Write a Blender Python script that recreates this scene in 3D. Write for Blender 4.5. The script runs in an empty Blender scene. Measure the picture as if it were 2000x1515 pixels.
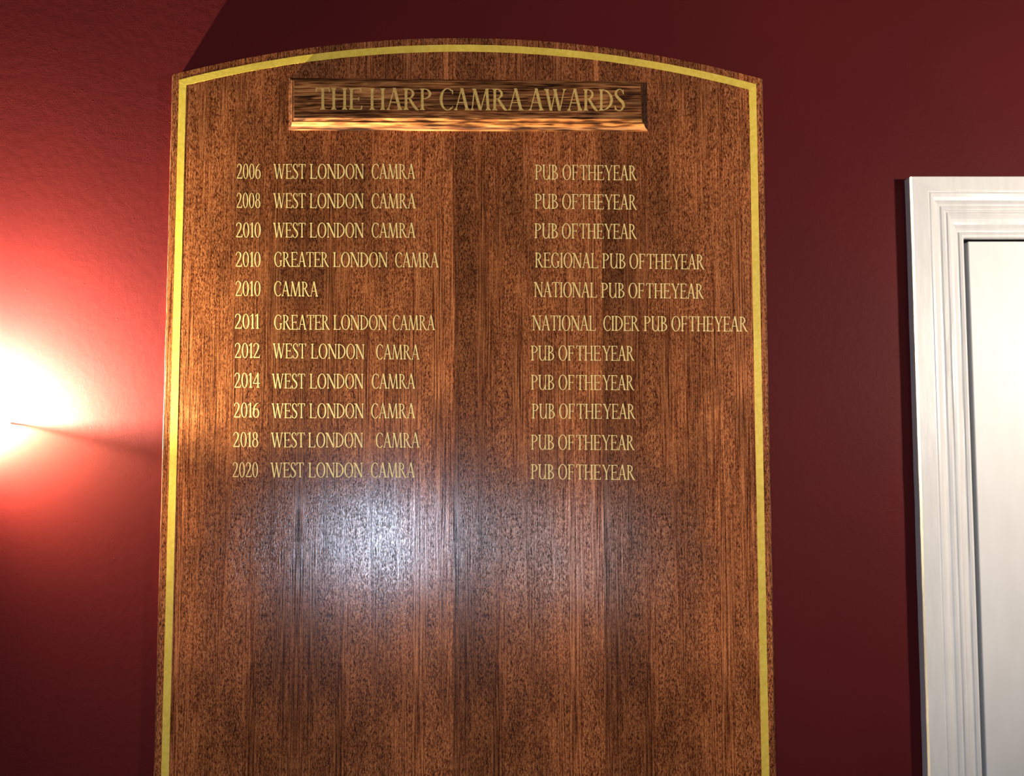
import bpy, bmesh, math, random
from mathutils import Vector, noise

# ------------------------------------------------------------------ camera
SC = bpy.context.scene
COL = SC.collection
F_PX, CX, CY = 1444.0, 1000.0, 757.5
D = 1.40                       # lens to wall
CAMZ = 1.60
PITCH = math.radians(3.22)
cam_d = bpy.data.cameras.new('camera')
cam = bpy.data.objects.new('camera', cam_d)
COL.objects.link(cam)
cam.location = (0, -D, CAMZ)
cam.rotation_euler = (math.radians(90) + PITCH, 0, 0)
cam_d.sensor_width = 36
cam_d.lens = F_PX / 2000 * 36
cam_d.clip_start = 0.02
SC.camera = cam

def at(px, py, Y=0.0):
    """photograph pixel -> point on the plane y=Y"""
    a, b = (px - CX) / F_PX, -(py - CY) / F_PX
    d = Vector((a, math.cos(PITCH) - b * math.sin(PITCH), math.sin(PITCH) + b * math.cos(PITCH)))
    t = (Y + D) / d.y
    return Vector((d.x * t, Y, CAMZ + d.z * t))

# ------------------------------------------------------------------ light
SC.view_settings.view_transform = 'Standard'
SC.view_settings.look = 'None'
SC.view_settings.gamma = 1
SC.view_settings.use_curve_mapping = False
SC.view_settings.exposure = 0.0

w = bpy.data.worlds.new('world'); SC.world = w; w.use_nodes = True
w.node_tree.nodes['Background'].inputs[0].default_value = (1.0, 0.80, 0.70, 1)
w.node_tree.nodes['Background'].inputs[1].default_value = 0.05

def area(name, loc, target, size, power, color, size_y=None):
    l = bpy.data.lights.new(name, 'AREA')
    l.energy = power; l.color = color; l.size = size
    if size_y: l.shape = 'RECTANGLE'; l.size_y = size_y
    o = bpy.data.objects.new(name, l); COL.objects.link(o)
    o.location = loc
    o.rotation_euler = (Vector(target) - Vector(loc)).to_track_quat('-Z', 'Y').to_euler()
    return o
# lamp across the room, to the right of the door
sl = bpy.data.lights.new('ceiling_spot', 'SPOT'); sl.energy = 205; sl.color = (1.0, 0.87, 0.74)
sl.spot_size = math.radians(71); sl.spot_blend = 1.0; sl.shadow_soft_size = .10
so = bpy.data.objects.new('ceiling_spot', sl); COL.objects.link(so); so.location = (2.20, -1.62, 1.90)
so.rotation_euler = (Vector((0.66, 0, 2.00)) - so.location).to_track_quat('-Z', 'Y').to_euler()
# daylight from the window behind the camera, lower left; two lights of the window
area('window_daylight', (-0.66, -2.55, 1.03), (-0.2, 0, 1.5), 0.22, 14.5, (0.60, 0.76, 1.0), 0.34)
area('window_daylight', (0.26, -2.60, 0.98), (0.1, 0, 1.5), 0.45, 3.6, (0.95, 0.92, 1.0), 0.50)
BULB_STRENGTH = 126000
SHADE_STRENGTH = 80

# ------------------------------------------------------------------ helpers
def link(name, me, mat=None, parent=None, kind=None):
    o = bpy.data.objects.new(name, me); COL.objects.link(o)
    if mat: me.materials.append(mat)
    if parent: o.parent = parent
    if kind: o['kind'] = kind
    return o
def tag(o, label, cat, group=None):
    o['label'] = label; o['category'] = cat
    if group: o['group'] = group
def from_bm(name, bm, mat=None, parent=None, kind=None, smooth=False, origin=None):
    if origin is not None:
        bmesh.ops.translate(bm, verts=bm.verts, vec=-Vector(origin))
    bmesh.ops.recalc_face_normals(bm, faces=bm.faces)
    me = bpy.data.meshes.new(name); bm.to_mesh(me); bm.free()
    if smooth:
        for p in me.polygons: p.use_smooth = True
    o = link(name, me, mat, parent, kind)
    if origin is not None:
        o.location = Vector(origin) - (parent.location if parent else Vector((0, 0, 0)))
    elif parent:
        o.location = -parent.location
    return o
def box(bm, x0, x1, y0, y1, z0, z1):
    v = [bm.verts.new(p) for p in ((x0,y0,z0),(x1,y0,z0),(x1,y1,z0),(x0,y1,z0),(x0,y0,z1),(x1,y0,z1),(x1,y1,z1),(x0,y1,z1))]
    for f in ((0,1,2,3),(4,5,6,7),(0,1,5,4),(1,2,6,5),(2,3,7,6),(3,0,4,7)):
        bm.faces.new([v[i] for i in f])
def prism(bm, pts, yf, yb):
    """convex or simple polygon (x,z) extruded between y=yf (front) and y=yb"""
    a = [bm.verts.new((x, yf, z)) for x, z in pts]
    b = [bm.verts.new((x, yb, z)) for x, z in pts]
    bm.faces.new(a); bm.faces.new(list(reversed(b)))
    n = len(pts)
    for i in range(n):
        j = (i + 1) % n
        bm.faces.new((a[i], b[i], b[j], a[j]))
def slab(bm, A, B, yf, yb):
    """strip between two equally long (x,z) polylines, with depth"""
    n = len(A)
    af = [bm.verts.new((x, yf, z)) for x, z in A]; bf = [bm.verts.new((x, yf, z)) for x, z in B]
    ab = [bm.verts.new((x, yb, z)) for x, z in A]; bb = [bm.verts.new((x, yb, z)) for x, z in B]
    for i in range(n - 1):
        bm.faces.new((af[i], af[i+1], bf[i+1], bf[i]))
        bm.faces.new((ab[i], ab[i+1], bb[i+1], bb[i]))
        bm.faces.new((af[i], af[i+1], ab[i+1], ab[i]))
        bm.faces.new((bf[i], bf[i+1], bb[i+1], bb[i]))
    bm.faces.new((af[0], bf[0], bb[0], ab[0])); bm.faces.new((af[-1], bf[-1], bb[-1], ab[-1]))

# ------------------------------------------------------------------ materials
class N:
    def __init__(s, name):
        s.m = bpy.data.materials.new(name); s.m.use_nodes = True
        s.t = s.m.node_tree; s.b = s.t.nodes['Principled BSDF']
    def n(s, kind, **kw):
        o = s.t.nodes.new(kind)
        for k, v in kw.items():
            if k == 'ins':
                for i, val in v.items(): o.inputs[i].default_value = val
            else: setattr(o, k, v)
        return o
    def l(s, a, b): s.t.links.new(a, b)
    def coord(s, scale=(1,1,1), loc=(0,0,0), rot=(0,0,0)):
        tc = s.n('ShaderNodeTexCoord'); mp = s.n('ShaderNodeMapping')
        mp.inputs['Scale'].default_value = scale; mp.inputs['Location'].default_value = loc
        mp.inputs['Rotation'].default_value = rot
        s.l(tc.outputs['Object'], mp.inputs['Vector']); return mp.outputs['Vector']
    def noise(s, scale, loc=(0,0,0), detail=2, rough=.5, dist=0.0):
        nz = s.n('ShaderNodeTexNoise'); nz.inputs['Scale'].default_value = 1
        nz.inputs['Detail'].default_value = detail; nz.inputs['Roughness'].default_value = rough
        nz.inputs['Distortion'].default_value = dist
        s.l(s.coord(scale, loc), nz.inputs['Vector']); return nz.outputs['Fac']
    def ramp(s, src, stops):
        r = s.n('ShaderNodeValToRGB'); e = r.color_ramp.elements
        while len(e) < len(stops): e.new(.5)
        for el, (p, c) in zip(e, stops):
            el.position = p; el.color = (c, c, c, 1) if not isinstance(c, tuple) else (*c, 1)
        s.l(src, r.inputs['Fac']); return r.outputs['Color']
    def mix(s, a, b, fac, mode='MIX'):
        m = s.n('ShaderNodeMix', data_type='RGBA', blend_type=mode)
        for sock, val in ((m.inputs[0], fac), (m.inputs[6], a), (m.inputs[7], b)):
            if isinstance(val, bpy.types.NodeSocket): s.l(val, sock)
            elif isinstance(val, tuple): sock.default_value = (*val, 1)
            else: sock.default_value = val
        return m.outputs[2]
    def math(s, op, a, b=None, c=None):
        m = s.n('ShaderNodeMath', operation=op)
        for i, val in enumerate((a, b, c)):
            if val is None: continue
            if isinstance(val, bpy.types.NodeSocket): s.l(val, m.inputs[i])
            else: m.inputs[i].default_value = val
        return m.outputs[0]
    def set(s, k, v):
        if isinstance(v, bpy.types.NodeSocket): s.l(v, s.b.inputs[k])
        else: s.b.inputs[k].default_value = v
    def bump(s, h, strength, dist):
        b = s.n('ShaderNodeBump'); b.inputs['Strength'].default_value = strength
        b.inputs['Distance'].default_value = dist
        s.l(h, b.inputs['Height']); s.l(b.outputs[0], s.b.inputs['Normal'])

def wood(name, light, mid, dark, along='z', leaf_tone=False, seed=0.0, rough=.38, spec=.5, fine=430, length=95):
    k = N(name)
    def sc(across, al):
        return (across, 40, al) if along == 'z' else (al, 40, across)
    o = (seed, seed * .7, seed * 1.3)
    fleck = k.noise(sc(fine, length), o, 1.5, .55, .0)
    fleck2 = k.noise(sc(fine * .55, length * .45), (o[0] + 9, o[1], o[2]), 1, .5)
    lines = k.noise(sc(fine * .85, 9), (o[0] + 3, o[1], o[2]), 1, .5)
    region = k.noise(sc(38, 1.6), (o[0] + 5, o[1], o[2]), 3, .6)       # where lines or flecks rule
    patch = k.noise(sc(13, 5) if along == 'z' else sc(42, 9), (o[0] + 7, o[1], o[2]), 3, .6, .9)
    f = k.ramp(fleck, [(.40, 0.0), (.60, 1.0)])
    f2 = k.ramp(fleck2, [(.38, 0.0), (.62, 1.0)])
    ln = k.ramp(lines, [(.38, 0.0), (.62, 1.0)])
    rg = k.ramp(region, [(.42, .12), (.60, .62)])
    g = k.mix(k.mix(f, f2, .28), ln, rg)                                # 0 dark pore .. 1 light
    # pores: thin dark dashes cut everywhere
    base = k.mix(dark, mid, k.ramp(g, [(.12, 0.0), (.5, 1.0)]))
    base = k.mix(base, light, k.ramp(g, [(.5, 0.0), (1.0, .9)]))
    tone = k.ramp(patch, [(.3, .58), (.7, 1.20)] if along == 'z' else [(.36, .38), (.62, 1.15)])
    if leaf_tone:   # every slip-matched leaf runs from dark heart to pale sapward side
        sep = k.n('ShaderNodeSeparateXYZ'); k.l(k.coord(), sep.inputs[0])
        wob = k.noise((3, 3, 1.2), (0, 0, 0), 2)
        u = k.math('ADD', sep.outputs['X'], k.math('MULTIPLY', k.math('SUBTRACT', wob, .5), .16))
        lt = k.ramp(k.math('MULTIPLY', u, 3.4), [(0.0, .62), (.18, .70), (.45, .92), (.8, 1.12), (1.0, 1.20)])
        tone = k.mix(tone, lt, 1.0, 'MULTIPLY')
    col = k.mix(base, tone, 1.0, 'MULTIPLY')
    k.set('Base Color', col)
    gv = k.n('ShaderNodeRGBToBW'); k.l(g, gv.inputs[0])
    k.set('Roughness', k.math('MULTIPLY_ADD', gv.outputs[0], -.10, rough + .10))
    k.set('Specular IOR Level', k.math('MULTIPLY_ADD', gv.outputs[0], spec, spec * .12))
    k.b.inputs['IOR'].default_value = 1.6
    k.bump(gv.outputs[0], .18, .0004)
    return k.m

LIGHT, MID, DARK = (.74, .28, .100), (.31, .084, .024), (.052, .013, .006)
M_VENEER = wood('mahogany_veneer', LIGHT, MID, DARK, leaf_tone=True, seed=1.7, rough=.155, spec=.85, fine=940, length=215)
M_CORE = wood('board_edge_wood', (.30, .12, .05), (.16, .055, .022), DARK, seed=4.1)
M_PLAQUE = wood('plaque_oak', (.60, .265, .090), (.27, .088, .025), (.035, .012, .006), along='x', seed=6.3, fine=330, length=24, rough=.34, spec=.4)
M_END = wood('plaque_end_grain_dimmed', (.13, .045, .018), (.07, .022, .009), (.02, .008, .005), along='z', seed=8.3, fine=400, length=200, rough=.5, spec=.2)  # end grain, colour darkened to offset strong sconce light on the end bevels

k = N('gold_paint')
g1 = k.noise((160, 160, 160), detail=3); g2 = k.noise((14, 14, 5), detail=3)
c = k.mix((.82, .57, .065), (.97, .71, .12), k.ramp(g1, [(.3, 0.0), (.7, 1.0)]))
c = k.mix(c, k.ramp(g2, [(.3, .85), (.7, 1.08)]), 1.0, 'MULTIPLY')
k.set('Base Color', c); k.set('Roughness', .42); k.set('Metallic', .0); k.bump(g1, .25, .0004)
M_GOLD = k.m
k = N('gold_leaf_lettering')
g1 = k.noise((240, 240, 240), detail=3)
c = k.mix((.90, .64, .21), (1.0, .82, .36), k.ramp(g1, [(.3, 0.0), (.7, 1.0)]))
k.set('Base Color', c); k.set('Roughness', .45); k.set('Metallic', .1)
M_LETTER = k.m
k = N('gold_heading_paint')
g1 = k.noise((200, 200, 200), detail=3); g2 = k.noise((7, 7, 7), detail=1)
c = k.mix((.62, .38, .11), (.92, .62, .19), k.ramp(g1, [(.3, 0.0), (.7, 1.0)]))
k.set('Base Color', c); k.set('Roughness', .4); k.set('Metallic', .15)
M_HEAD = k.m

k = N('burgundy_wall_paint')
b1 = k.noise((260, 260, 260), detail=3, rough=.6); b2 = k.noise((60, 60, 60), detail=2)
vo = k.n('ShaderNodeTexVoronoi'); vo.inputs['Scale'].default_value = 1; vo.inputs['Randomness'].default_value = 1
k.l(k.coord((34, 34, 34)), vo.inputs['Vector'])
nib = k.ramp(vo.outputs['Distance'], [(.0, 1.0), (.07, 0.0)])      # dust nibs in the paint
t = k.noise((3, 3, 3), detail=3)
c = k.mix((.108, .0128, .0138), (.097, .0116, .0136), k.ramp(t, [(.35, 0.0), (.65, 1.0)]))
c = k.mix(c, (.13, .017, .016), k.ramp(b1, [(.66, 0.0), (.8, .5)]))
k.set('Base Color', c); k.set('Roughness', .48); k.set('Specular IOR Level', .06)
h = k.math('ADD', k.math('MULTIPLY', b1, .45), k.math('ADD', k.math('MULTIPLY', b2, .8), k.math('MULTIPLY', nib, .9)))
k.bump(h, .35, .0012)
M_WALL = k.m

k = N('white_gloss_paint')
b1 = k.noise((90, 90, 14), detail=3); b2 = k.noise((400, 400, 400), detail=2)
k.set('Base Color', k.mix((.80, .78, .745), (.86, .845, .81), k.ramp(b1, [(.35, 0.0), (.65, 1.0)])))
k.set('Roughness', .32); k.bump(k.math('ADD', b1, k.math('MULTIPLY', b2, .25)), .35, .0010)
M_WHITE = k.m
k = N('door_white_paint')
b1 = k.noise((25, 25, 8), detail=3)
k.set('Base Color', k.mix((.84, .82, .78), (.88, .865, .83), k.ramp(b1, [(.35, 0.0), (.65, 1.0)])))
k.set('Roughness', .45); k.bump(b1, .2, .0010)
M_DOOR = k.m
k = N('gap_shade'); k.set('Base Color', (.012, .014, .02, 1)); k.set('Roughness', .9); M_GAP_SHADE = k.m  # near-black colour stands in for the shade inside the door gap
k = N('floor_boards'); b1 = k.noise((4, 30, 4), detail=3)
k.set('Base Color', k.mix((.06, .03, .015), (.13, .07, .035), b1)); k.set('Roughness', .5); M_FLOOR = k.m
k = N('aged_brass'); b1 = k.noise((50, 50, 50)); k.set('Base Color', k.mix((.55, .38, .14), (.7, .5, .22), b1))
k.set('Metallic', 1.0); k.set('Roughness', .3); M_BRASS = k.m
k = N('frosted_shade')
tl = k.n('ShaderNodeBsdfTranslucent'); tl.inputs[0].default_value = (1.0, .86, .70, 1)
df = k.n('ShaderNodeBsdfDiffuse'); df.inputs[0].default_value = (.9, .85, .78, 1)
b1 = k.noise((20, 20, 20)); mx = k.n('ShaderNodeMixShader'); k.l(k.ramp(b1, [(0.0, .50), (1.0, .60)]), mx.inputs[0])
k.l(df.outputs[0], mx.inputs[1]); k.l(tl.outputs[0], mx.inputs[2])
em = k.n('ShaderNodeEmission'); em.inputs[0].default_value = (1.0, .72, .46, 1); em.inputs[1].default_value = SHADE_STRENGTH
tp = k.n('ShaderNodeBsdfTransparent'); tp.inputs[0].default_value = (1.0, .86, .74, 1)
m2 = k.n('ShaderNodeMixShader'); m2.inputs[0].default_value = .34
k.l(mx.outputs[0], m2.inputs[1]); k.l(tp.outputs[0], m2.inputs[2])
ad = k.n('ShaderNodeAddShader'); k.l(m2.outputs[0], ad.inputs[0]); k.l(em.outputs[0], ad.inputs[1])
k.l(ad.outputs[0], k.t.nodes['Material Output'].inputs['Surface']); M_SHADE = k.m
k = N('rim_band'); k.set('Base Color', (.9, .85, .78, 1)); k.set('Emission Color', (1.0, .72, .46, 1)); k.set('Emission Strength', 60.0); M_RIM = k.m
k = N('lit_bulb'); em = k.n('ShaderNodeEmission'); em.inputs[0].default_value = (1.0, .90, .57, 1); em.inputs[1].default_value = BULB_STRENGTH
k.l(em.outputs[0], k.t.nodes['Material Output'].inputs['Surface']); M_BULB = k.m

# ------------------------------------------------------------------ room shell
AD = .024                                              # architrave depth
a_tl = at(1779, 344, -AD); a_bl = at(1817.5, 1515, -AD)
AX = (a_tl.x + a_bl.x) / 2; AZ = a_tl.z
AW = at(1882, 600, -.010).x - at(1787, 600, -AD).x
AW = at(1881.5, 467, -.010).x - at(1783, 467, -AD).x
leaf_tl = at(1890.5, 471, 0.001)
IX = AX + AW; IZ = AZ - 121 * .000953                             # inner edge of the casing
DOOR_W = .78
OX0 = IX + .0008; OX1 = leaf_tl.x + DOOR_W + (leaf_tl.x - OX0); OZ = IZ + .0008
print('arch', a_tl, a_bl, 'AW', AW, 'IX', IX, 'IZ', IZ, 'leaf', leaf_tl, OX0, OZ)
bm = bmesh.new()
box(bm, -2.8, OX0, 0, .12, 0, 2.75)
box(bm, OX1, 2.8, 0, .12, 0, 2.75)
box(bm, OX0, OX1, 0, .12, OZ, 2.75)
from_bm('wall_back', bm, M_WALL, kind='structure')
bm = bmesh.new(); box(bm, -2.8, 2.8, -3.6, .12, -.05, 0)
from_bm('floor', bm, M_FLOOR, kind='structure')
bm = bmesh.new(); box(bm, -2.8, AX, -.018, 0, 0, .15); box(bm, -2.8, AX, -.012, 0, .15, .17)
from_bm('baseboard_back', bm, M_WHITE, kind='structure')

# architrave: moulded profile, swept as two legs and a head with mitred corners
PROF = [(0,0),(0,22.6),(1.2,24),(29.5,24),(30.5,22.8),(32,22.6),(34,23.4),(38,23),(42,21.6),(46,18.8),(49,17.2),(53,17.0),
        (56,18.6),(60,18.9),(62,18.0),(63,16.6),(65,16.8),(67,18.2),(70,18.3),(72,17.2),(74,15.6),(77,15.4),(80,14.2),(84,11.2),
        (87,9.6),(89,9.6),(91,11.6),(95,12.2),(98,11.4),(100,9.0),(100,0)]
PROF = [(a / 100 * AW, b / 1000) for a, b in PROF]
trim = bpy.data.objects.new('trim_1', None); COL.objects.link(trim)
trim.location = (AX, 0, 0); trim['kind'] = 'structure'
OUT_R = OX1 + (IX - OX0) * -1 + AW                     # outer edge of the right leg
OUT_R = (OX1 + (OX0 - IX)) + AW
HEADMAP = [(0, 0), (.30, 28), (.42, 48), (.53, 58), (.62, 67), (.72, 79), (.77, 90), (.89, 109), (1.0, 121)]
def zin(ins):                                          # the head casing's moulding is spaced a little differently
    u = ins / AW
    for (a, pa), (b, pb) in zip(HEADMAP, HEADMAP[1:]):
        if u <= b + 1e-6: return (pa + (pb - pa) * (u - a) / (b - a)) * .000953
def wob(z, k): return (noise.noise(Vector((z * 9, k * 3.1, 0))) - 0) * .0007
def casing(name, side):
    bm = bmesh.new(); rings = []
    if side in 'lr':
        zs = [i / 60 for i in range(61)]
        for i in zs:
            ring = []
            for q, (ins, dep) in enumerate(PROF):
                x = AX + ins if side == 'l' else OUT_R - ins
                z = i * (AZ - zin(ins))
                e = wob(z, q) if 0 < q < len(PROF) - 1 else 0
                ring.append(bm.verts.new((x + e * .8 + (wob(z*2, 5) if q < 3 else 0), -dep + e * .5 if dep else -dep, z)))
            rings.append(ring)
    else:
        for i in [j / 50 for j in range(51)]:
            ring = []
            for q, (ins, dep) in enumerate(PROF):
                x = (AX + ins) * (1 - i) + (OUT_R - ins) * i
                e = wob(x, q + 40) if 0 < q < len(PROF) - 1 else 0
                ring.append(bm.verts.new((x, -dep + e * .5 if dep else -dep, AZ - zin(ins) + e * .8)))
            rings.append(ring)
    for a, b in zip(rings, rings[1:]):
        for q in range(len(PROF) - 1):
            bm.faces.new((a[q], a[q+1], b[q+1], b[q]))
    bm.faces.new(rings[0]); bm.faces.new(rings[-1])
    o = from_bm(name, bm, M_WHITE, trim)
    return o
casing('side_casing', 'l'); casing('head_casing', 'h'); casing('side_casing', 'r')

door = bpy.data.objects.new('door_1', None); COL.objects.link(door)
door.location = (leaf_tl.x, 0.001, 0.0); door['kind'] = 'structure'
bm = bmesh.new(); box(bm, leaf_tl.x, leaf_tl.x + DOOR_W, .001, .041, .006, leaf_tl.z)
bmesh.ops.bevel(bm, geom=[e for e in bm.edges], offset=.0022, segments=3, profile=.5, affect='EDGES')
leaf = from_bm('door_leaf', bm, M_DOOR, door, smooth=False)
bm = bmesh.new()                                       # rebate the leaf closes against, near black to paint in the gap's shade
box(bm, OX0, OX0 + .0012, .0008, .046, 0, OZ); box(bm, OX1 - .0012, OX1, .0008, .046, 0, OZ); box(bm, OX0, OX1, .0008, .046, OZ - .0012, OZ)
box(bm, OX0, OX0 + .018, .045, .119, 0, OZ); box(bm, OX1 - .018, OX1, .045, .119, 0, OZ)
box(bm, OX0 + .018, OX1 - .018, .045, .119, OZ - .018, OZ)
from_bm('door_stop', bm, M_GAP_SHADE, door)
bm = bmesh.new()
bmesh.ops.create_uvsphere(bm, u_segments=24, v_segments=14, radius=.026)
bmesh.ops.scale(bm, verts=bm.verts, vec=(1, .75, 1))
bmesh.ops.translate(bm, verts=bm.verts, vec=(leaf_tl.x + DOOR_W - .06, -.045, 1.0))
r = bmesh.ops.create_cone(bm, cap_ends=True, segments=20, radius1=.010, radius2=.010, depth=.05)
bmesh.ops.rotate(bm, verts=r['verts'], cent=(0,0,0), matrix=__import__('mathutils').Matrix.Rotation(math.radians(90), 3, 'X'))
bmesh.ops.translate(bm, verts=r['verts'], vec=(leaf_tl.x + DOOR_W - .06, -.024, 1.0))
from_bm('door_knob', bm, M_BRASS, door, smooth=True)

# ------------------------------------------------------------------ honours board
T = .022                                               # face of the board off the wall
YF = -T
tl, bl, tr, br = at(336, 146, YF), at(300, 1515, YF), at(1490.5, 155, YF), at(1516, 1515, YF)
ap = at(912, 74.5, YF)
print('board', tl, bl, tr, br, ap)
XL, XR = (tl.x + bl.x) / 2, (tr.x + br.x) / 2
ZB = .62
# circle through the three crown points
def circle(p, q, r):
    ax, ay, bx, by, cx, cy = p.x, p.z, q.x, q.z, r.x, r.z
    d = 2 * (ax * (by - cy) + bx * (cy - ay) + cx * (ay - by))
    ux = ((ax*ax+ay*ay)*(by-cy)+(bx*bx+by*by)*(cy-ay)+(cx*cx+cy*cy)*(ay-by))/d
    uz = ((ax*ax+ay*ay)*(cx-bx)+(bx*bx+by*by)*(ax-cx)+(cx*cx+cy*cy)*(bx-ax))/d
    return ux, uz, math.hypot(ax - ux, ay - uz)
CXB, CZB, RB = circle(tl, ap, tr)
def arc(x, off=0.0):
    return CZB + math.sqrt((RB - off) ** 2 - (x - CXB) ** 2)
board = bpy.data.objects.new('honours_board', None); COL.objects.link(board)
board.location = ((XL + XR) / 2, 0, ZB)
tag(board, 'tall arched wooden honours board with gold border and lettering on burgundy wall', 'sign')

rnd = random.Random(3)
def lin(a, b, n): return [a + (b - a) * i / n for i in range(n + 1)]
VT = .0012                                             # veneer thickness
bm = bmesh.new()
xs = lin(XL + .0025, XR - .0025, 120)
slab(bm, [(x, ZB) for x in xs], [(x, arc(x) - .0004) for x in xs], YF + VT, -.0001)
from_bm('core_panel', bm, M_CORE, board, origin=(XL, 0, ZB))
for side, x0, x1 in ((-1, XL, XL + .0026), (1, XR - .0026, XR)):
    bm = bmesh.new()
    ch = .0014
    top = arc((x0 + x1) / 2) - .0002
    sec = [(x0, -.0001), (x1, -.0001), (x1, YF + (ch if side > 0 else 0)), (x1 - (ch if side > 0 else 0), YF),
           (x0 + (ch if side < 0 else 0), YF), (x0, YF + (ch if side < 0 else 0))]
    zz = lin(ZB, top, 90); rings = []
    for i, z in enumerate(zz):
        e = noise.noise(Vector((z * 14, side * 5, 0))) * .0005
        rings.append([bm.verts.new((x + e * (1 if q in ((0, 5, 4) if side < 0 else (1, 2, 3)) else 0), y, z)) for q, (x, y) in enumerate(sec)])
    for a, b in zip(rings, rings[1:]):
        for q in range(6): bm.faces.new((a[q], a[(q+1) % 6], b[(q+1) % 6], b[q]))
    bm.faces.new(rings[0]); bm.faces.new(rings[-1])
    from_bm('edge_strip', bm, M_CORE, board, origin=(x0, 0, ZB))
seams = [XL + .0026, at(593, 400, YF).x, at(889, 400, YF).x, at(1175, 400, YF).x, XR - .0026]
for i in range(4):
    a, b = seams[i] + (.00012 if i else 0), seams[i+1] - (.00012 if i < 3 else 0)
    n = 190; xs = lin(a, b, n)
    zt = []
    for x in xs:
        z = arc(x) + noise.noise(Vector((x * 330, 0, i))) * .0006
        if rnd.random() < .05: z += rnd.uniform(-.0012, .0012)
        zt.append(z)
    bm = bmesh.new()
    slab(bm, [(x, ZB) for x in xs], list(zip(xs, zt)), YF, YF + VT)
    o = from_bm('veneer_leaf', bm, M_VENEER, board, origin=((b if i == 0 else a), 0, ZB))
    if i == 0:                                         # book-matched: this leaf is turned over
        for v in o.data.vertices: v.co.x = -v.co.x
        o.scale.x = -1

# gold border line
YG = YF - .00015
O1, O2 = .0130, .0268                                  # inset of its outer and inner edge
bm = bmesh.new()
def wl(z, s): return noise.noise(Vector((z * 45, s, 0))) * .00045
def arcpt(x, off, s): return (x, arc(x, off) + wl(x, s))
zbo, zbi = ZB + O1, ZB + O2
xo0, xo1, xi0, xi1 = XL + O1 + .0008, XR - O1, XL + O2 + .0008, XR - O2
ztl_o, ztl_i = arc(xo0, O1), arc(xi0, O2)
ztr_o, ztr_i = arc(xo1, O1), arc(xi1, O2)
n = 120
A = [(xo0 + wl(zbo + (ztl_o - zbo) * i / n, 1), zbo + (ztl_o - zbo) * i / n) for i in range(n + 1)]
B = [(xi0 + wl(zbi + (ztl_i - zbi) * i / n, 2), zbi + (ztl_i - zbi) * i / n) for i in range(n + 1)]
slab(bm, A, B, YG, YF)
slab(bm, [arcpt(x, O1, 3) for x in lin(xo0, xo1, 200)], [arcpt(x, O2, 4) for x in lin(xi0, xi1, 200)], YG, YF)
A = [(xo1 + wl(z, 5), z) for z in lin(zbo, ztr_o, n)]; B = [(xi1 + wl(z, 6), z) for z in lin(zbi, ztr_i, n)]
slab(bm, A, B, YG, YF)
slab(bm, [(xo0, zbo), (xo1, zbo)], [(xi0, zbi), (xi1, zbi)], YG, YF)
from_bm('border_line', bm, M_GOLD, board)

# ------------------------------------------------------------------ heading plaque
ptl, ptr, pbl, pbr = at(565.5, 154, YF), at(1263, 160.5, YF), at(565, 254.5, YF), at(1264.5, 257, YF)
PP = .0215                                             # face of the plaque off the board
steps = [(0, 0), (0, .0035), (.0012, .0048), (.0030, .0056), (.0052, .0068), (.0072, .0095), (.0085, .0128), (.0098, .0152),
         (.0124, .0154), (.0128, .0165), (.0130, .0190), (.0138, .0202), (.0152, PP)]
def corners(ins):
    return [(ptl.x + ins, ptl.z - ins), (ptr.x - ins, ptr.z - ins), (pbr.x - ins, pbr.z + ins), (pbl.x + ins, pbl.z + ins)]
bm = bmesh.new(); rings = []
for ins, hgt in steps:
    rings.append([bm.verts.new((x, YF - hgt, z)) for x, z in corners(ins)])
for a, b in zip(rings, rings[1:]):
    for q in range(4): bm.faces.new((a[q], a[(q+1) % 4], b[(q+1) % 4], b[q])).material_index = q % 2
bm.faces.new(rings[-1]); bm.faces.new(rings[0])
plaque = from_bm('heading_plaque', bm, M_PLAQUE, board, origin=(pbl.x, 0, pbl.z))
plaque.data.materials.append(M_END)
plaque['label'] = 'raised moulded heading plaque with horizontal grain'

# ------------------------------------------------------------------ lettering
def ring(cx, cy, rx, ry, s, h, a0=0, a1=360, n=None):
    n = n or max(6, int(abs(a1 - a0) / 12)); out = []
    for i in range(n):
        q = []
        for a, inner in ((a0 + (a1-a0)*i/n, 0), (a0 + (a1-a0)*(i+1)/n, 0), (a0 + (a1-a0)*(i+1)/n, 1), (a0 + (a1-a0)*i/n, 1)):
            t = math.radians(a); R, r2 = (rx - s, ry - h) if inner else (rx, ry)
            q.append((cx + R * math.cos(t), cy + r2 * math.sin(t)))
        out.append(q)
    return out
def rect(x0, x1, y0, y1): return [[(x0, y0), (x1, y0), (x1, y1), (x0, y1)]]
def foot(x, w, b=.055, y=0, up=1):
    return [[(x - w/2 - b, y), (x + w/2 + b, y), (x + w/2 + b, y + up*.022), (x + w/2, y + up*.085), (x - w/2, y + up*.085), (x - w/2 - b, y + up*.022)]]
def stem(x, w, b=.055, y0=0, y1=1, lo=True, hi=True):
    o = rect(x - w/2, x + w/2, y0, y1)
    if lo: o += foot(x, w, b, y0, 1)
    if hi: o += foot(x, w, b, y1, -1)
    return o
def diag(x0, y0, x1, y1, w): return [[(x0 - w/2, y0), (x0 + w/2, y0), (x1 + w/2, y1), (x1 - w/2, y1)]]
def tick(x, y, dx, dy, w):    # vertical wedge serif at the end of a bar
    return [[(x - w*.5, y), (x + w*.5, y), (x + w*.35 + dx, y + dy), (x - w*.35 + dx, y + dy)]]
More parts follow.
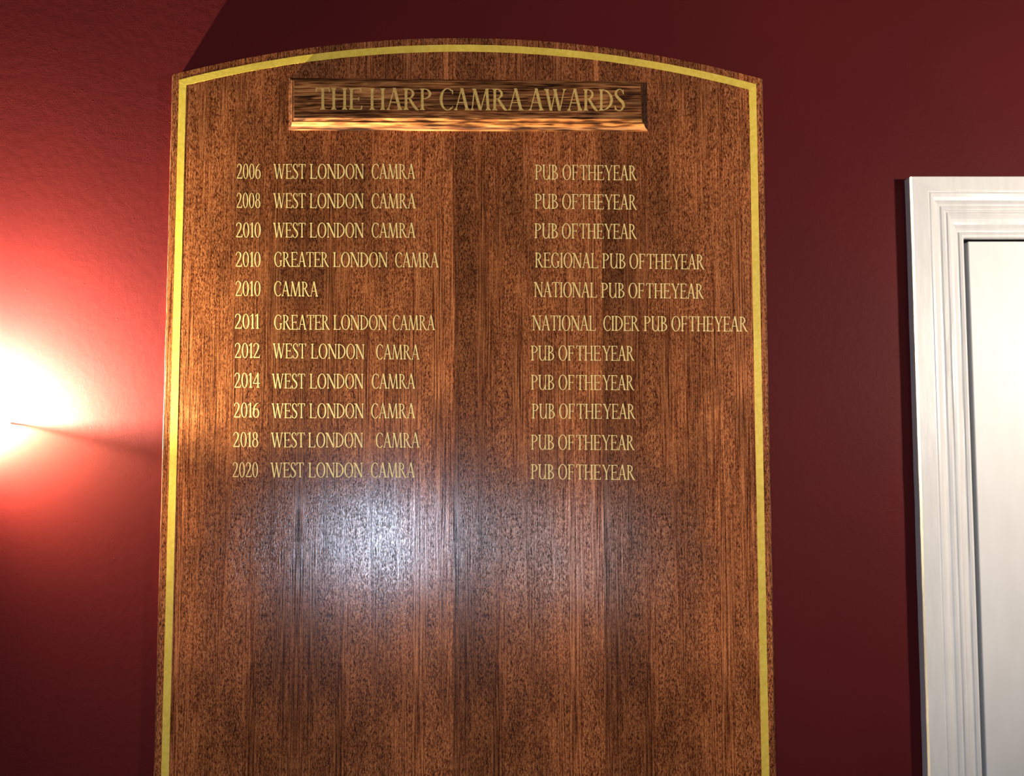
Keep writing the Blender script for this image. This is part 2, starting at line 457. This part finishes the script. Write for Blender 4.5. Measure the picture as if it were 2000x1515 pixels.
def brush(pts, sub=6):
    P = []
    n = len(pts)
    for i in range(n - 1):
        p0, p1, p2, p3 = pts[max(i-1,0)], pts[i], pts[i+1], pts[min(i+2,n-1)]
        for j in range(sub):
            t = j / sub
            P.append(tuple(.5*((2*p1[k])+(-p0[k]+p2[k])*t+(2*p0[k]-5*p1[k]+4*p2[k]-p3[k])*t*t+(-p0[k]+3*p1[k]-3*p2[k]+p3[k])*t**3) for k in range(3)))
    P.append(pts[-1]); out = []; L = []; R = []
    for i, (x, y, wd) in enumerate(P):
        a = P[max(i-1,0)]; b = P[min(i+1,len(P)-1)]
        dx, dy = b[0]-a[0], b[1]-a[1]; m = math.hypot(dx, dy) or 1
        L.append((x - dy/m*wd/2, y + dx/m*wd/2)); R.append((x + dy/m*wd/2, y - dx/m*wd/2))
    for i in range(len(P)-1): out.append([L[i], L[i+1], R[i+1], R[i]])
    return out
def glyphs(s, h, b):
    G = {}
    sx = s / 2
    def E(w, full=True):
        x = b + sx; r = x + w
        o = stem(x, s, b) + rect(x, r, 1 - h, 1) + tick(r - .012, 1, .008, -.17, .05) + rect(x, r - .07, .5 - h/2, .5 + h/2) + tick(r - .075, .58, 0, -.16, .04)
        if full: o += rect(x, r + .02, 0, h) + tick(r + .01, 0, .03, .18, .05)
        return o, r + .03
    G['E'] = E(.33); G['F'] = E(.31, False)
    x = b + sx; G['L'] = (stem(x, s, b) + rect(x, x + .34, 0, h) + tick(x + .325, 0, .03, .19, .05), x + .37)
    G['I'] = (stem(x, s, b), 2*b + s)
    G['T'] = (stem(.24, s, b, hi=False) + rect(0, .48, 1 - h, 1) + tick(.02, 1, -.012, -.18, .05) + tick(.46, 1, .012, -.18, .05), .48)
    G['H'] = (stem(x, s, b) + stem(x + .38, s, b) + rect(x, x + .38, .5 - h/2, .5 + h/2), 2*x + .38)
    G['O'] = (ring(.29, .5, .29, .52, s*1.12, h), .58)
    G['C'] = (ring(.29, .5, .29, .52, s*1.12, h*1.1, 52, 308) + tick(.465, .93, .012, -.20, .045) + tick(.46, .09, .025, .10, .035), .49)
    G['G'] = (ring(.29, .5, .29, .52, s*1.12, h*1.1, 52, 300) + tick(.465, .93, .012, -.20, .045) + stem(.465, s*.95, b, .06, .43, lo=False), .465 + sx + b)
    G['D'] = (stem(x, s, b) + ring(x, .5, .44, .5, s*1.1, h, -90, 90), x + .44)
    G['P'] = (stem(x, s, b) + ring(x + .05, .75, .27, .25, s, h, -100, 90) + rect(x, x+.06, 1-h, 1), x + .32)
    G['R'] = (stem(x, s, b) + ring(x + .05, .755, .25, .245, s, h, -95, 90) + rect(x, x+.06, 1-h, 1) + rect(x, x+.08, .51, .51+h)
              + brush([(x + .13, .52, s*.9), (x + .25, .26, s*1.1), (x + .37, .05, s*1.0), (x + .46, .0, h*.8)]), x + .44)
    G['B'] = (stem(x, s, b) + ring(x + .03, .76, .22, .24, s*.9, h, -90, 90) + ring(x + .03, .27, .29, .27, s, h, -90, 90) + rect(x, x+.05, 1-h, 1) + rect(x, x+.05, 0, h) + rect(x, x+.05, .5, .5+h), x + .32)
    def A(x):
        return (diag(x + .035, .03, x + .235, .99, h*1.1) + diag(x + .44, .03, x + .245, 1.02, s*1.15) + rect(x + .10, x + .38, .34, .34 + h)
                + foot(x + .03, h, b, 0) + foot(x + .445, s*1.1, b*.9, 0))
    G['A'] = (A(b - .02), .50 + b)
    G['N'] = (stem(b + h/2, h*1.15, b, hi=False) + stem(b + .45, h*1.15, b, 0, 1, lo=False) + diag(b + .03, 1, b + .45, 0, s*1.25) + foot(b - .01, s, b*.8, 1, -1), .47 + 2*b)
    G['M'] = (diag(b + .01, 0, b + .09, 1, h*1.15) + foot(b + .01, h, b, 0) + diag(b + .095, 1, b + .31, .0, s*1.15) + diag(b + .32, .0, b + .53, 1, h*1.1)
              + diag(b + .60, 0, b + .545, 1, s*1.05) + foot(b + .60, s, b, 0) + foot(b + .08, s*.8, b*.6, 1, -1) + foot(b + .555, s*.8, b*.6, 1, -1), .65 + 2*b)
    G['W'] = (diag(b + .02, 1, b + .19, -.01, s*1.1) + diag(b + .20, -.01, b + .36, 1, h*1.1) + diag(b + .33, 1, b + .51, -.01, s*1.1) + diag(b + .52, -.01, b + .69, 1, h*1.1)
              + foot(b + .02, s, b, 1, -1) + foot(b + .34, s, b*.8, 1, -1) + foot(b + .69, h, b, 1, -1), .71 + 2*b)
    G['Y'] = (diag(b + .02, 1, b + .23, .45, s*1.15) + diag(b + .245, .45, b + .43, 1, h*1.1) + stem(b + .235, s, b, 0, .50, hi=False)
              + foot(b + .02, s, b, 1, -1) + foot(b + .43, h, b, 1, -1), .45 + 2*b)
    G['U'] = (rect(b, b + s, .3, 1) + foot(b + sx, s, b, 1, -1) + ring(b + .21, .3, .21, .32, s, h*1.1, 180, 360) + rect(b + .42 - h*1.2, b + .42, .0, 1) + foot(b + .41, h, b, 1, -1)
              + [[(b + .42 - h*1.2, 0), (b + .47, 0), (b + .47, .02), (b + .42, .07)]], .43 + 2*b)
    G['S'] = (brush([(.335, .80, .03), (.29, .93, h*1.1), (.20, 1.0, h), (.08, .91, s*.8), (.06, .74, s*1.0), (.17, .56, s*1.25), (.29, .42, s*1.3), (.35, .23, s*1.0), (.27, .05, s*.7), (.17, -.0, h), (.07, .07, h), (.03, .23, .03)])
              + tick(.33, .98, .012, -.22, .035) + tick(.035, .02, -.006, .22, .035), .38)
    G['0'] = (ring(.19, .5, .19, .52, s*1.0, h), .38)
    G['1'] = (stem(.13, s*1.05, b, hi=False) + [[(.0, .86), (.02, .83), (.13 - sx, .92), (.13 + sx, 1.02), (.12, 1.01)]], .13 + sx + b)
    G['2'] = (brush([(.035, .76, .04), (.06, .91, h*1.2), (.16, 1.0, h*1.1), (.27, .92, s*.9), (.30, .76, s*1.1), (.25, .53, s*.9), (.14, .28, h*1.5), (.03, .05, h*1.2)])
              + rect(.01, .36, 0, h*1.7) + tick(.35, .0, .03, .20, .05), .38)
    G['4'] = (diag(.01, .29, .30, 1.0, h*1.2) + rect(.0, .42, .27, .27 + h*1.5) + stem(.30, s, b, 0, 1, hi=False), .42)
    G['6'] = (brush([(.34, 1.0, .03), (.22, .92, s*.7), (.10, .74, s*1.0), (.055, .48, s*1.1), (.055, .3, s*1.1)]) + ring(.195, .30, .195, .32, s*1.05, h), .39)
    G['8'] = (ring(.185, .765, .145, .255, s*.85, h) + ring(.185, .27, .185, .29, s*1.0, h), .37)
    return G
G_ROW = glyphs(.080, .038, .048)
G_HEAD = glyphs(.094, .038, .046)
STG = [0]
def word(bm, G, text, x0, x1, y0, y1, cap, Y, gap=.05, th=.00003):
    """letters fitted between photo columns x0..x1 on a baseline y0..y1, cap height in px"""
    tot = sum(G[c][1] for c in text) + gap * (len(text) - 1)
    cur = 0
    for c in text:
        polys, adv = G[c]
        for p in polys:
            q = []
            for u, v in p:
                f = (cur + u) / tot
                px = x0 + (x1 - x0) * f; py = y0 + (y1 - y0) * f - v * cap
                P = at(px, py, Y); q.append((P.x, P.z))
            q2 = []
            for pt in q:
                if not q2 or (abs(pt[0]-q2[-1][0]) + abs(pt[1]-q2[-1][1])) > 1e-7: q2.append(pt)
            STG[0] = (STG[0] + 1) % 23
            if len(q2) > 2: prism(bm, q2, Y - th - STG[0] * 3e-6, Y + .0001)
        cur += adv + gap
ROWS = [  # year, baseline, (x0,x1); left words (text,x0,x1); right words; baselines
 ('2006', 348.6, 462.7, 509.3, [('WEST',534.6,596.7),('LONDON',605.5,710.6),('CAMRA',726,810.7)], 348.7, 349.0, [('PUB',1045.2,1090),('OF',1098.7,1129.7),('THE',1132.8,1178.9),('YEAR',1181.3,1243.2)], 350.4, 352.2),
 ('2008', 405.6, 462, 508.6, [('WEST',534.2,596.7),('LONDON',605,710.2),('CAMRA',726,811.8)], 405.8, 406.8, [('PUB',1044.8,1089.8),('OF',1098,1129.7),('THE',1132.8,1178.9),('YEAR',1181.3,1243.2)], 407.3, 409.2),
 ('2010', 463.3, 461, 509.3, [('WEST',534,596.5),('LONDON',605,710.2),('CAMRA',726,811.2)], 463.5, 464, [('PUB',1044,1089.6),('OF',1097.3,1129.2),('THE',1132,1178.5),('YEAR',1181,1243)], 464.9, 466.4),
 ('2010', 520.5, 460.2, 508.9, [('GREATER',535.7,642),('LONDON',650.8,756.8),('CAMRA',771.8,856.5)], 520.5, 522, [('REGIONAL',1045.2,1168),('PUB',1176.5,1221.6),('OF',1229.5,1260.5),('THE',1263.6,1310.9),('YEAR',1313.3,1375.2)], 522, 526),
 ('2010', 577.7, 459.8, 508.9, [('CAMRA',535.3,620.9)], 577.8, 579, [('NATIONAL',1044,1166),('PUB',1174.3,1219.7),('OF',1227.6,1258.8),('THE',1262,1309),('YEAR',1311.6,1374)], 579.6, 583.2),
 ('2011', 641.6, 458.5, 506, [('GREATER',535.5,643.6),('LONDON',651.5,756),('CAMRA',767.4,849.1)], 643.4, 644.4, [('NATIONAL',1040.4,1164),('CIDER',1178.4,1248),('PUB',1257.6,1303.2),('OF',1311.6,1342.8),('THE',1345.2,1393.2),('YEAR',1395.6,1459.7)], 644.8, 647.4),
 ('2012', 698.6, 458.5, 507.2, [('WEST',533.4,597.3),('LONDON',607.5,711.6),('CAMRA',734.6,819)], 699.0, 702.0, [('PUB',1037.3,1082.4),('OF',1090.8,1122),('THE',1125.6,1173),('YEAR',1177,1238.4)], 703.6, 704.4),
 ('2014', 756.8, 457.8, 507.7, [('WEST',531.5,595.6),('LONDON',605.1,709.7),('CAMRA',726.3,810.6)], 758.3, 758.8, [('PUB',1037.3,1082.4),('OF',1090.8,1122),('THE',1126,1173),('YEAR',1177,1238)], 760.7, 761.7),
 ('2016', 815, 456.6, 506.5, [('WEST',531,595.6),('LONDON',604.6,710.4),('CAMRA',725,810.6)], 816.2, 816.6, [('PUB',1039,1083.6),('OF',1092,1123),('THE',1126.8,1174.8),('YEAR',1178.4,1240.3)], 817, 817.8),
 ('2018', 872.5, 455.4, 504.6, [('WEST',529.8,595),('LONDON',602.3,709),('CAMRA',734,819)], 873.2, 873.8, [('PUB',1037.3,1082),('OF',1090.3,1122),('THE',1125.6,1173),('YEAR',1176,1238.8)], 877.6, 878.8),
 ('2020', 931.4, 454.3, 504, [('WEST',529,593),('LONDON',602.7,708.5),('CAMRA',724.6,810)], 931.8, 932.2, [('PUB',1037.3,1082),('OF',1090.3,1122),('THE',1125.6,1173),('YEAR',1176.5,1239.6)], 935.2, 937),
]
def put_words(words, yb0, yb1, cap, parent, off, G=G_ROW, Y=YF, mat=M_LETTER):
    """every painted word is a part of its own"""
    X0, X1 = words[0][1], words[-1][2]
    for t, a, b in words:
        ya = yb0 + (yb1 - yb0) * (a - X0) / (X1 - X0); yb = yb0 + (yb1 - yb0) * (b - X0) / (X1 - X0)
        bm = bmesh.new(); word(bm, G, t, a, b, ya, yb, cap, Y)
        P = at((a + b) / 2, (ya + yb) / 2, Y)
        o = from_bm('painted_word', bm, mat, None, origin=P)
        o.parent = parent; o.location = P + off
for yr, yb, a, b, LW, l0, l1, RW, r0, r1 in ROWS:
    put_words([(yr, a, b)], yb, yb + .1, 28.6, board, -board.location)
    put_words(LW, l0, l1, 28.6, board, -board.location)
    put_words(RW, r0, r1, 29.0, board, -board.location)
put_words([('THE',617,706.4),('HARP',721.6,842.4),('CAMRA',858.6,1021.6),('AWARDS',1033,1219.6)], 213.8, 216.2, 42.0,
          plaque, -board.location - plaque.location, G_HEAD, YF - PP, M_HEAD)

# ------------------------------------------------------------------ wall sconce, its rim just inside the frame
SX = at(-62, 824).x; SZ = at(10, 824, -.02).z
sc = bpy.data.objects.new('wall_sconce', None); COL.objects.link(sc); sc.location = (SX, 0, SZ - .11)
tag(sc, 'glowing frosted half-cone wall light at left frame edge beside the honours board', 'wall lamp')
RIM = at(10.5, 824, -.012).x - SX
bm = bmesh.new(); rings = []
prof = [(RIM, .0), (RIM * .985, -.004), (RIM * .86, -.030), (RIM * .68, -.056), (RIM * .48, -.080), (RIM * .32, -.098), (.012, -.108)]
def bowl(th, dz):
    out = []
    for r_, z_ in prof:
        out.append([bm.verts.new((SX + (r_ - th) * math.cos(t), -.0015 - (r_ - th) * 1.0 * math.sin(t), SZ + z_ + dz)) for t in [math.pi * i / 32 for i in range(33)]])
    return out
ro = bowl(0, 0)
for a, b in zip(ro, ro[1:]):
    for i in range(32): bm.faces.new((a[i], a[i+1], b[i+1], b[i]))
shade = from_bm('shade', bm, M_SHADE, sc, smooth=True)
bm = bmesh.new(); rr = []
for r_, z_ in ((RIM * .985, -.0038), (RIM + .0006, -.0038), (RIM + .0006, .0006), (RIM * .985, .0006)):
    rr.append([bm.verts.new((SX + r_ * math.cos(t), -.0012 - r_ * math.sin(t), SZ + z_)) for t in [math.pi * i / 40 for i in range(41)]])
for q in range(4):
    for i in range(40): bm.faces.new((rr[q][i], rr[q][i+1], rr[(q+1) % 4][i+1], rr[(q+1) % 4][i]))
from_bm('rim', bm, M_RIM, sc)
bm = bmesh.new(); box(bm, SX - .03, SX + .03, -.006, -.0002, SZ - .115, SZ - .005)
bmesh.ops.bevel(bm, geom=list(bm.edges), offset=.002, segments=2, affect='EDGES')
from_bm('backplate', bm, M_BRASS, sc)
bm = bmesh.new(); bmesh.ops.create_cone(bm, cap_ends=True, segments=20, radius1=.009, radius2=.008, depth=.044)
bmesh.ops.translate(bm, verts=bm.verts, vec=(SX, -.046, SZ - .0235)); from_bm('lamp_holder', bm, M_BRASS, sc, smooth=True)
bm = bmesh.new(); box(bm, SX - .006, SX + .006, -.044, -.003, SZ - .044, SZ - .037); from_bm('arm', bm, M_BRASS, sc)
bm = bmesh.new(); bmesh.ops.create_uvsphere(bm, u_segments=20, v_segments=14, radius=.0080)
bmesh.ops.scale(bm, verts=bm.verts, vec=(1, 1, 1.3))
bmesh.ops.translate(bm, verts=bm.verts, vec=(SX, -.046, SZ + .0060)); from_bm('bulb', bm, M_BULB, sc, smooth=True)
